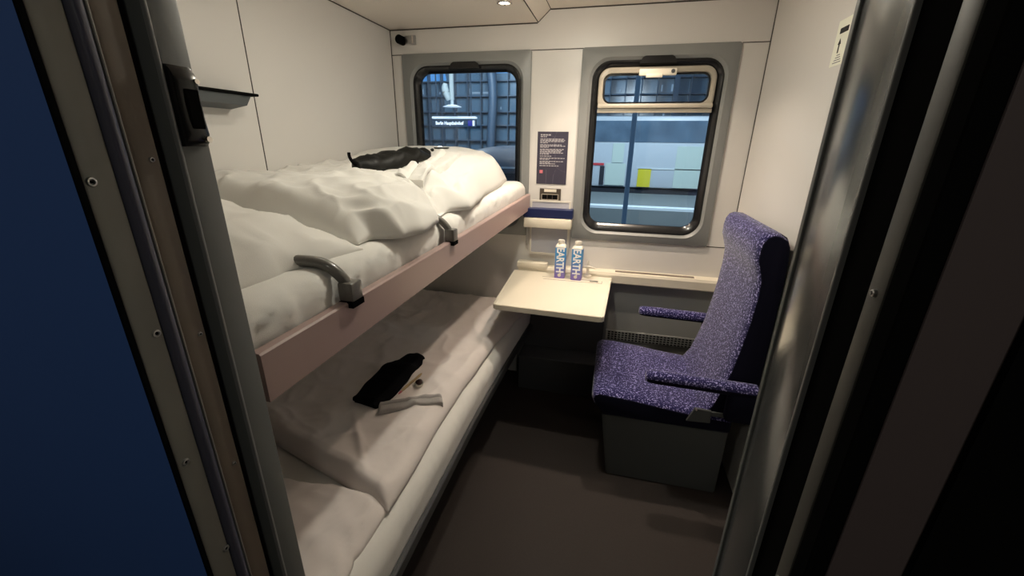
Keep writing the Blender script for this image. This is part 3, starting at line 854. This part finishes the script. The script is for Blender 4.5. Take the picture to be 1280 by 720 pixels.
up = empty('sock_pouch', (-.80, 1.4, zU(-.8, 1.4)), 'crumpled shiny black pouch with a loop lying on the upper duvet', 'pouch')
b = pouch('bag', None, [(-.815, 1.215), (-.80, 1.28), (-.785, 1.38), (-.77, 1.48), (-.765, 1.56), (-.762, 1.60)], [.018, .046, .062, .060, .056, .040], lambda s: .016 + .036 * sin(pi * min(1, s * 1.0 + .12)), zU, M['black_cloth2'], 6.1, rough=.016)
for k in ('label', 'category'):
    if k in b: del b[k]
b.parent = up; b.matrix_parent_inverse = Matrix.Translation(-up.location)
zz = zU(-.815, 1.215)
bm = bmesh.new(); tube(bm, smooth_path([(-.812, 1.225, zz + .015), (-.818, 1.207, zz + .028), (-.822, 1.198, zz + .045), (-.822, 1.197, zz + .058)]), .005, rad=None)
obj('loop', bm, M['black_cloth'], up, smooth=True)
def towel(name, label, c, d, L, W, H, zf, layers, mk='towel'):
    bm = bmesh.new(); d = Vector(d).normalized(); nrm = Vector((-d[1], d[0])); rings = []
    n = 36
    for i in range(n + 1):
        s = -.5 + i / n; e = rounded((.5 - abs(s)) * L + .001, .012)
        r = []
        sec = []
        for q in range(25): sec.append((-.5 + q / 24, 1.0))
        for q in range(9): sec.append((.5 - q / 8, 0.0))
        for u, v in sec:
            x = c[0] + d[0] * s * L + nrm[0] * u * W; y = c[1] + d[1] * s * L + nrm[1] * u * W
            eu = rounded((.5 - abs(u)) * W + .002, .008) * (1 - .6 * exp(-((u - .12) / .07) ** 2))
            zs = [zf(c[0] + d[0] * q * L, c[1] + d[1] * q * L) for q in (-.45, -.2, 0, .2, .45)]
            hh = H * (.75 + .25 * (1 if u > 0 else .55)) * eu * e if v else 0
            g = (zf(x, y) if not v else max(zf(x, y), sum(zs) / 5 + s * (zs[4] - zs[0])))
            r.append((x, y, g + .001 + hh + (.003 * fbm(x * 40, y * 40, 3) if v else 0)))
        rings.append(r)
    loft_rings(bm, rings, cap0=True, cap1=True)
    return tag(obj(name, bm, M[mk], None, smooth=True), label, 'towel')
towel('folded_towel', 'narrow folded greyish towel lying on the lower duvet below the black pouch', (-.585, 1.033), (.87, .49), .205, .046, .014, zL, 2)
towel('folded_towel', 'folded pale towel lying on the upper duvet in front of the black pouch', (-.640, 1.42), (-.06, 1.0), .40, .085, .018, zU, 2, 'linen')

def stick(name, label, a, b, r, zf, m):
    bm = bmesh.new(); n = 10; pts = []
    zo = max(max(zf(a[0] + (b[0] - a[0]) * k / n, a[1] + (b[1] - a[1]) * k / n) for k in range(n + 1)) - 1e9, 0)
    for k in range(n + 1):
        x = a[0] + (b[0] - a[0]) * k / n; y = a[1] + (b[1] - a[1]) * k / n; pts.append((x, y, zf(x, y) + r + .001))
    tube(bm, pts, r, r, 8, rad=[.7] + [1] * (n - 1) + [.5])
    return bm
p = empty('wooden_pen', (-.64, 1.15, zL(-.64, 1.15)), 'thin light wooden pen lying on the lower duvet beside the black pouch', 'pen')
obj('barrel', stick('barrel', '', (-.650, 1.089), (-.628, 1.205), .0045, zL, M['wood']), M['wood'], p, smooth=True)
bm = bmesh.new(); zq = zL(-.651, 1.083) + .005; tube(bm, [(-.650, 1.089, zq), (-.652, 1.080, zq - .001), (-.653, 1.075, zq - .002)], .004, rad=[1, .8, .3]); obj('tip', bm, M['pink'], p, smooth=True)
ec = empty('sweet_cup', (-.610, 1.147, zL(-.610, 1.147)), 'tiny white cup holding a dark brown sweet on the lower duvet', 'cup')
zz = zL(-.610, 1.145) + .003
bm = bmesh.new(); ns = 24
loft_rings(bm, [[(-.610 + r * cos(2 * pi * k / ns), 1.145 + r * sin(2 * pi * k / ns), zz + h) for k in range(ns)] for r, h in ((.001, 0), (.013, 0), (.017, .010), (.0155, .010), (.012, .002), (.001, .002))], cap0=True, cap1=True)
obj('dish', bm, M['white_pl'], ec, smooth=True)
bm = bmesh.new(); bmesh.ops.create_icosphere(bm, subdivisions=3, radius=.0125)
for v in bm.verts: v.co *= 1 + .18 * noise.noise(v.co * 120); v.co.z *= .75
bmesh.ops.translate(bm, verts=bm.verts[:], vec=(-.610, 1.147, zz + .012)); obj('sweet', bm, M['choco'], ec, smooth='all')

p = empty('dark_pen', (-.72, 1.72, zU(-.72, 1.72)), 'thin dark pen lying on the puffed duvet of the upper berth', 'pen')
obj('barrel', stick('b', '', (-.755, 1.700), (-.700, 1.735), .0035, zU, None), M['black_cloth2'], p, smooth=True)
obj('clip', stick('b', '', (-.742, 1.712), (-.728, 1.722), .0018, lambda x, y: zU(x, y) + .006, None), M['chrome'], p)
p = empty('ear_plug', (-.74, 1.635, zU(-.74, 1.635)), 'tiny dark ear plug on the upper duvet right of the black pouch', 'ear plug')
bm = bmesh.new(); bmesh.ops.create_icosphere(bm, subdivisions=2, radius=.007); bmesh.ops.translate(bm, verts=bm.verts[:], vec=(-.735, 1.640, zU(-.735, 1.64) + .006)); obj('bud', bm, M['black_cloth2'], p, smooth='all')
bm = bmesh.new(); tube(bm, [(-.735, 1.640, zU(-.735, 1.64) + .008), (-.75, 1.655, zU(-.75, 1.655) + .005), (-.757, 1.675, zU(-.757, 1.675) + .003)], .0018); obj('stem', bm, M['black_cloth2'], p)

# ------------------------------------------------------------------ doorway
def vbox(bm, x0, x1, y0, y1, bev=0, z0=0, z1=2.0): return box(bm, x0, x1, y0, y1, z0, z1, bev=bev)
# partition core (left of the door) with the pocket left open between its two skins
struct('wall_front', nb(-1.19, XJL - .14, .344, YF, 0, 2.0), M['wall'])
struct('wall_corridor', nb(-1.9, XJL - .0, Y0, Y0 + .003, 0, 2.0), M['blue_panel'])
dj = struct('trim_%d' % 30, nb(XJL - .03, XJL, Y0 + .0035, .281, 0, 2.0, bev=.003), M['jamb'], smooth=True)
obj('edge_gasket', nb(XJL - .0025, XJL + .0012, Y0 - .0005, Y0 + .0036, 0, 2.0), M['black'], dj)
def profile_strip():
    bm = bmesh.new(); pts = []
    for k in range(13):
        a = pi * k / 12; pts.append((XJL - .004 + .009 * sin(a), .2815 + .0068 * (1 - cos(a))))
    pts += [(XJL - .03, .2951), (XJL - .03, .2815)]
    loft_rings(bm, [[(x, y, z) for x, y in pts] for z in (0, 2.0)], cap0=True, cap1=True); return bm
obj('rubber_profile', profile_strip(), M['trim_blue'], dj, smooth=True)
obj('bead', nb(XJL - .03, XJL + .002, .2952, .2972, 0, 2.0, bev=.0008), M['jamb'], dj)
obj('inner_strip', nb(XJL - .036, XJL - .004, .2974, .3255, 0, 2.0, bev=.003), M['jamb_brown'], dj, smooth=True)
obj('slot_lining', nb(XJL - .14, XJL - .10, .3256, .3435, 0, 2.0), M['black'], dj)
def screw(parent, x, y, z, r, sgn=1):
    bm = bmesh.new(); ns = 20
    prof = [(r, 0), (r * .85, .0016), (r * .55, .0018), (r * .40, .0002), (.0003, .0001)]
    loft_rings(bm, [[(x + sgn * h, y + q * cos(2 * pi * k / ns), z + q * sin(2 * pi * k / ns)) for k in range(ns)] for q, h in prof], cap0=True, cap1=True)
    s = obj('screw', bm, M['steel'], parent, smooth=True)
    bm = bmesh.new(); cyl(bm, (x + sgn * .0006, y, z), r * .38, .0006, 'x', 6); obj('socket', bm, M['black'], s)
for y, z in ((.261, 1.264), (.274, 1.116), (.264, .964), (.277, .817)): screw(dj, XJL, y, z, .0042)
for y, z in ((.317, 1.280), (.318, 1.094), (.317, .914)): screw(dj, XJL - .004, y, z, .0026)

# sliding door leaf parked in its pocket, leading edge showing
dl = struct('door_1', nb(XJL - .12, XJL, .3437, .3785, 0.01, 1.80, bev=.003), M['leaf'], smooth=True)
obj('edge_bead', nb(XJL - .003, XJL + .0025, .3425, .3455, .01, 1.80, bev=.001), M['leaf_edge'], dl)
bm = bmesh.new()
prof = [(1.292, .004), (1.296, .009), (1.304, .012), (1.318, .010), (1.335, .0095), (1.352, .011), (1.360, .009), (1.367, .003)]
rings = []
for z, h in prof: rings.append([(XJL + a, b, z) for a, b in ((0.0002, .3475), (h * .8, .3485), (h, .3525), (h, .3685), (h * .8, .3725), (.0002, .3735))])
loft_rings(bm, rings, cap0=True, cap1=True)
hd = obj('handle', bm, M['rubber'], dl, smooth=True, label='black door latch')
obj('latch_bar', nb(XJL + .008, XJL + .0125, .354, .368, 1.309, 1.346, bev=.001), M['black'], hd)
bm = bmesh.new(); cyl(bm, (XJL + .011, .368, 1.299), .003, .005, 'x'); obj('latch_pin', bm, M['chrome'], hd, smooth=True)
bm = bmesh.new(); cyl(bm, (XJL + .009, .370, 1.354), .0025, .005, 'x'); obj('latch_pin', bm, M['chrome'], hd, smooth=True)

# right-hand jamb
rj = struct('trim_31', nb(XJR, XJR + .10, .311, YF, 0, 2.0, bev=.003), M['gloss_grey'], smooth=True)
obj('edge_strip', nb(XJR - .0015, XJR + .01, .374, .3805, 0, 2.0, bev=.001), M['leaf'], rj)
obj('bead', nb(XJR - .0015, XJR + .004, .309, .312, 0, 2.0, bev=.0008), M['leaf_edge'], rj)
obj('seal', nb(XJR + .002, XJR + .10, .2748, .3088, 0, 2.0), M['black'], rj)
M['jamb_dark'] = mat('dark grey painted door frame', (.10, .095, .085), .5, noise_amt=.15, noise_scale=12)
f2 = struct('trim_32', nb(XJR, XJR + .05, .259, .2745, 0, 2.0, bev=.002), M['jamb_dark'], smooth=True)
for y, z in ((.2665, 1.220), (.268, .981)): screw(f2, XJR, y, z, .0024, -1)
struct('trim_33', nb(XJR - .0, XJR + .012, .2425, .2585, 0, 2.0, bev=.002), M['black'])
struct('trim_36', nb(XJR + .0122, XJR + .053, .2425, .2585, 0, 2.0, bev=.001), M['dark_panel'])
struct('wall_front.001', nb(XJR + .03, .70, .3115, YF, 0, 2.0), M['wall'])
struct('trim_34', nb(XJR + .052, 1.6, .238, .245, 0, 2.0), M['black'])
struct('trim_35', nb(-.60, .40, Y0 + .004, YF, 1.815, 2.0), M['jamb'])

# corridor shell around the camera
struct('ceiling.001', nb(-1.9, 1.6, -1.0, .255, 2.0, 2.05), M['jamb'])
struct('wall_rear', nb(-1.9, 1.6, -1.0, -.95, 0, 2.0), M['jamb_brown'])
struct('wall_end', nb(-1.95, -1.9, -1.0, .255, 0, 2.0), M['jamb_brown'])
struct('wall_end.001', nb(1.6, 1.65, -1.0, .30, 0, 2.0), M['black'])
for lx, ly, le, lab in ((.32, -.55, 2.1, 'dim round ceiling lamp in the corridor at the right, behind the viewer'), (-.95, -.65, 2.2, 'dim round ceiling lamp in the corridor at the left, behind the viewer')):
    cl = empty('corridor_light', (lx, ly, 1.999), lab, 'lamp')
    bm = bmesh.new(); cyl(bm, (lx, ly, 1.994), .06, .01); obj('cover', bm, M['white_pl'], cl)
    ld = bpy.data.lights.new('corridor lamp', 'AREA'); ld.shape = 'DISK'; ld.size = .12; ld.energy = le; ld.color = (.97, .97, .86)
    lo = bpy.data.objects.new('lamp_light', ld); COL.objects.link(lo); lo.parent = cl; lo.location = (0, 0, -.012)

# ------------------------------------------------------------------ outside: the station at dusk
M['train'] = mat('pale train body', (.50, .56, .60), .4, noise_amt=.05, noise_scale=.8)
M['train_mint'] = mat('pale green door', (.50, .60, .54), .4)
M['train_red'] = mat('red stripe', (.55, .05, .06), .4)
M['train_dark'] = mat('dark underframe', (.012, .016, .024), .6)
M['train_yellow'] = mat('yellow panel', (.62, .55, .03), .4)
M['train_glass'] = mat('dark train windows', (.03, .055, .09), .08, spec=.8, col2=(.16, .24, .32), noise_scale=2.2)
M['concrete'] = mat('grey platform concrete', (.17, .20, .20), .7, noise_amt=.2, noise_scale=2)
M['white_line'] = mat('white platform line', (.55, .62, .64), .6)
M['st_steel'] = mat('blue painted steel', (.05, .085, .13), .5)
M['st_glass'] = mat('hazy station glazing', (.12, .20, .28), .2, spec=.8, col2=(.06, .11, .16), noise_scale=.7)
M['st_lit'] = mat('lit office strip', (.1, .1, .1), .5, emit=(.45, .68, .95), emit_s=.45)
M['sign_lit'] = mat('lit sign lettering', (.8, .8, .85), .5, emit=(.85, .9, 1), emit_s=1.6)
M['tube_lit'] = mat('lit lamp tube', (.8, .8, .85), .5, emit=(.75, .88, 1), emit_s=.75)
M['sign_blue'] = mat('blue sign', (.03, .035, .22), .5, emit=(.05, .05, .4), emit_s=.5)
M['lamp_white'] = mat('pale lamp post', (.62, .68, .66), .5)

struct('floor.001', nb(-30, 30, 2.4, 40, -1.35, -1.3), M['train_dark'])
pf = empty('platform', (0, 9, 0), 'grey station platform with a white edge line seen low through the right window', 'platform')
obj('slab', nb(-14, 14, 8.6, 11.6, -1.299, .06), M['concrete'], pf)
obj('edge_line', nb(-14, 14, 8.6, 8.85, .0605, .11), M['white_line'], pf)
tr = empty('train', (0, 13, 0), 'pale white train with coloured doors standing at the far platform behind the right window', 'train')
obj('body', nb(-1.5, 9, 12.0, 14.6, .16, 2.0, bev=.08), M['train'], tr, smooth=True)
obj('underframe', nb(-1.4, 9, 12.1, 14.5, -1.299, .155), M['train_dark'], tr)
obj('window_band', nb(-1.3, 8.9, 11.985, 12.02, 1.35, 1.88), M['train_glass'], tr)
def dr(x0, x1, z0, z1, m, nm): return obj(nm, nb(x0, x1, 11.975, 12.01, z0, z1), m, tr)
dr(-.25, .28, .22, .80, M['train_mint'], 'door'); dr(-.10, .20, .82, 1.32, M['train_mint'], 'door')
dr(-.62, -.30, .74, .80, M['train_red'], 'stripe')
dr(-.40, -.28, .22, .72, M['train_dark'], 'gap')
dr(.62, .96, .20, .68, M['train_yellow'], 'panel')
dr(1.55, 2.3, .2, 1.26, M['train_mint'], 'door')
dr(.60, 3.0, .665, .69, M['lamp_white'], 'trim')
M['mast'] = mat('grey blue mast', (.32, .40, .46), .5)
gp = empty('station_mast', (.2, 6, -1.3), 'dark steel mast standing outside in the middle of the right window', 'mast')
obj('shaft', nb(.16, .225, 6.0, 6.07, -1.299, 5.5, bev=.01), M['mast'], gp)
obj('collar', nb(.10, .28, 5.97, 6.15, -1.29, -1.0, bev=.01), M['st_steel'], gp)

# great glass hall behind everything
gh = empty('station_hall', (0, 22, -1.3), 'dark blue steel and glass station hall filling the view behind the windows', 'hall')
obj('glazing', nb(-26, 16, 22.3, 22.4, -1.299, 10), M['st_glass'], gh)
zz = [.6, 1.35, 2.1, 2.75, 3.5, 4.2, 5.0, 5.8, 6.7]
for z in zz: obj('beam', nb(-26, 16, 22.0, 22.25, z, z + .06), M['st_steel'], gh)
for k in range(44):
    x = -20 + k * .72; w = .22 if k % 9 == 4 else .035
    obj('mullion', nb(x, x + w, 21.9, 22.28, -1.299, 10), M['st_steel'], gh)
bm = bmesh.new(); tube(bm, smooth_path([(-6.3, 21, -1.299), (-6.2, 21, 1.5), (-6.1, 21, 3.5), (-6.3, 21, 5.0), (-6.9, 21, 7.0)]), .22); obj('column', bm, M['st_steel'], gh, smooth=True)
random.seed(5)
for k in range(100):
    x = random.uniform(-16, 8); zi = random.choice(zz[2:]); zh = random.uniform(.10, .45)
    w = random.uniform(.03, .09) if random.random() < .75 else random.uniform(.4, 1.3)
    if w > .3: zh = random.uniform(.05, .12)
    obj('lit_strip', nb(x, x + w, 22.26, 22.29, zi + .16, zi + .16 + zh), M['st_lit'], gh)
M['sky_glow'] = mat('sky seen through the arch', (.05, .15, .3), .4, emit=(.10, .34, .75), emit_s=.8)
for (cx, r, cz) in ((-11.4, 2.4, 4.3), (-5.1, 1.2, 4.6)):
    bm = bmesh.new(); ns = 24; v = [bm.verts.new((cx + r * cos(pi * k / ns), 22.27, cz + r * .62 * sin(pi * k / ns))) for k in range(ns + 1)]; bm.faces.new(v)
    e = bmesh.ops.extrude_face_region(bm, geom=bm.faces[:]); bmesh.ops.translate(bm, verts=[q for q in e['geom'] if isinstance(q, bmesh.types.BMVert)], vec=(0, .02, 0))
    obj('arch_light', bm, M['sky_glow'], gh)

sg = empty('station_sign', (-4.7, 12, 1.8), 'lit station name sign with white letters and a blue tile outside the left window', 'sign')
obj('board', nb(-5.36, -4.0, 12.0, 12.1, 1.70, 1.91, bev=.01), M['st_steel'], sg)
obj('lamp_tube', nb(-5.33, -3.98, 11.95, 12.1, 1.925, 1.985, bev=.015), M['tube_lit'], sg)
text_mesh('lettering', 'Berlin Hauptbahnhof', .128, M['sign_lit'], sg, (-.10, -.012, .005), (pi / 2, 0, 0), bold=.003, xs=.80)
obj('blue_tile', nb(-4.23, -4.11, 11.985, 12.0, 1.735, 1.88), M['sign_blue'], sg)
obj('white_tile', nb(-4.09, -4.03, 11.985, 12.0, 1.735, 1.88), M['tube_lit'], sg)
for x in (-5.2, -4.15):
    bm = bmesh.new(); tube(bm, [(x, 12.06, 1.9), (x, 12.06, 6)], .02); obj('hanger', bm, M['st_steel'], sg)
lm = empty('platform_lamp', (-4.66, 12, 2.2), 'pale hanging lamp post with loudspeaker and disc above the sign outside the left window', 'lamp post')
bm = bmesh.new(); tube(bm, [(-4.66, 11.9, 2.42), (-4.66, 11.9, 6)], .065); obj('post', bm, M['lamp_white'], lm, smooth=True)
bm = bmesh.new(); tube(bm, smooth_path([(-4.72, 11.80, 2.40), (-4.78, 11.80, 2.55), (-4.82, 11.80, 2.70), (-4.80, 11.80, 2.83)], 5), .10, rad=[.25 + .75 * sin(pi * (.12 + .76 * k / 15)) for k in range(16)]); obj('loudspeaker', bm, M['lamp_white'], lm, smooth='all')
bm = bmesh.new(); cyl(bm, (-4.66, 11.9, 2.26), .27, .05, seg=32, r2=.12); obj('disc', bm, M['tube_lit'], lm, smooth=True)
bm = bmesh.new(); cyl(bm, (-4.66, 11.9, 2.35), .05, .14); obj('neck', bm, M['lamp_white'], lm, smooth=True)

cr = empty('rounded_wagon', (-1.4, 5.6, -1.3), 'grey round-topped carriage roof low outside the left window', 'carriage')
M['roof_grey'] = mat('grey carriage roof', (.17, .18, .20), .35)
bm = bmesh.new(); rings = []
for k in range(20):
    x = -1.98 + k * .075; u = (x + 1.30) / .70
    top = 1.06 + .20 * sqrt(max(0, 1 - min(1, abs(u)) ** 2.2))
    r = [(x, 5.0, .95)]
    for q in range(11):
        a = pi * q / 10; r.append((x, 5.5 - .5 * cos(a), 1.04 + (top - 1.04) * sin(a)))
    r.append((x, 6.0, .95)); rings.append(r)
loft_rings(bm, rings, cap0=True, cap1=True); obj('roof', bm, M['roof_grey'], cr, smooth='all')
obj('side_wall', nb(-1.98, -.55, 5.02, 5.98, -1.299, .949), M['train'], cr)
obj('side_stripe', nb(-1.98, -.55, 5.0, 5.02, .86, .945), M['train_dark'], cr)
obj('gutter', nb(-1.98, -.55, 4.99, 5.02, 1.0, 1.02), M['lamp_white'], cr)

# unseen area lights added to brighten the platform, train and hall outside
for loc, e, s in (((1.0, 6.5, 4.6), 620, 1.2), ((-4.5, 9.5, 4.5), 150, 1.2), ((-1.3, 4.2, 3.5), 14, .8), ((-5.0, 15.5, 5.5), 900, 2.5)):
    l = bpy.data.lights.new('station fill light', 'AREA'); l.energy = e; l.size = s; l.color = (.86, .94, 1)
    o = bpy.data.objects.new('station_fill_light', l); COL.objects.link(o); o.location = loc
    if loc[0] == 1.0: o.rotation_euler = (radians(35), 0, 0)
    if loc[1] == 15.5: o.rotation_euler = (radians(70), 0, 0)

# ------------------------------------------------------------------ world
w = bpy.data.worlds.new('dusk'); SC.world = w; w.use_nodes = True
nt = w.node_tree; bg = nt.nodes['Background']
bg.inputs[0].default_value = (.12, .24, .42, 1); bg.inputs[1].default_value = .8

# ------------------------------------------------------------------ camera
f = 509.17; pitch, yaw, roll = .3431, .2341, .0135
cy, sy = cos(yaw), sin(yaw)
fw = Vector((-sy * cos(pitch), cy * cos(pitch), -sin(pitch))); rt = Vector((cy, sy, 0)); upv = rt.cross(fw)
c, s = cos(roll), sin(roll)
r2 = c * rt + s * upv; u2 = -s * rt + c * upv
cam = bpy.data.cameras.new('camera'); co = bpy.data.objects.new('camera', cam); COL.objects.link(co)
cam.sensor_fit = 'HORIZONTAL'; cam.sensor_width = 36; cam.lens = f / 1280 * 36; cam.clip_start = .01; cam.clip_end = 200
mw = Matrix.Identity(4)
for k, v in enumerate((r2, u2, -fw)):
    for q in range(3): mw[q][k] = v[q]
mw.translation = (0, 0, 1.3)
co.matrix_world = mw
SC.camera = co
SC.view_settings.view_transform = 'Standard'; SC.view_settings.look = 'None'
SC.view_settings.exposure = 0; SC.view_settings.gamma = 1; SC.view_settings.use_curve_mapping = False
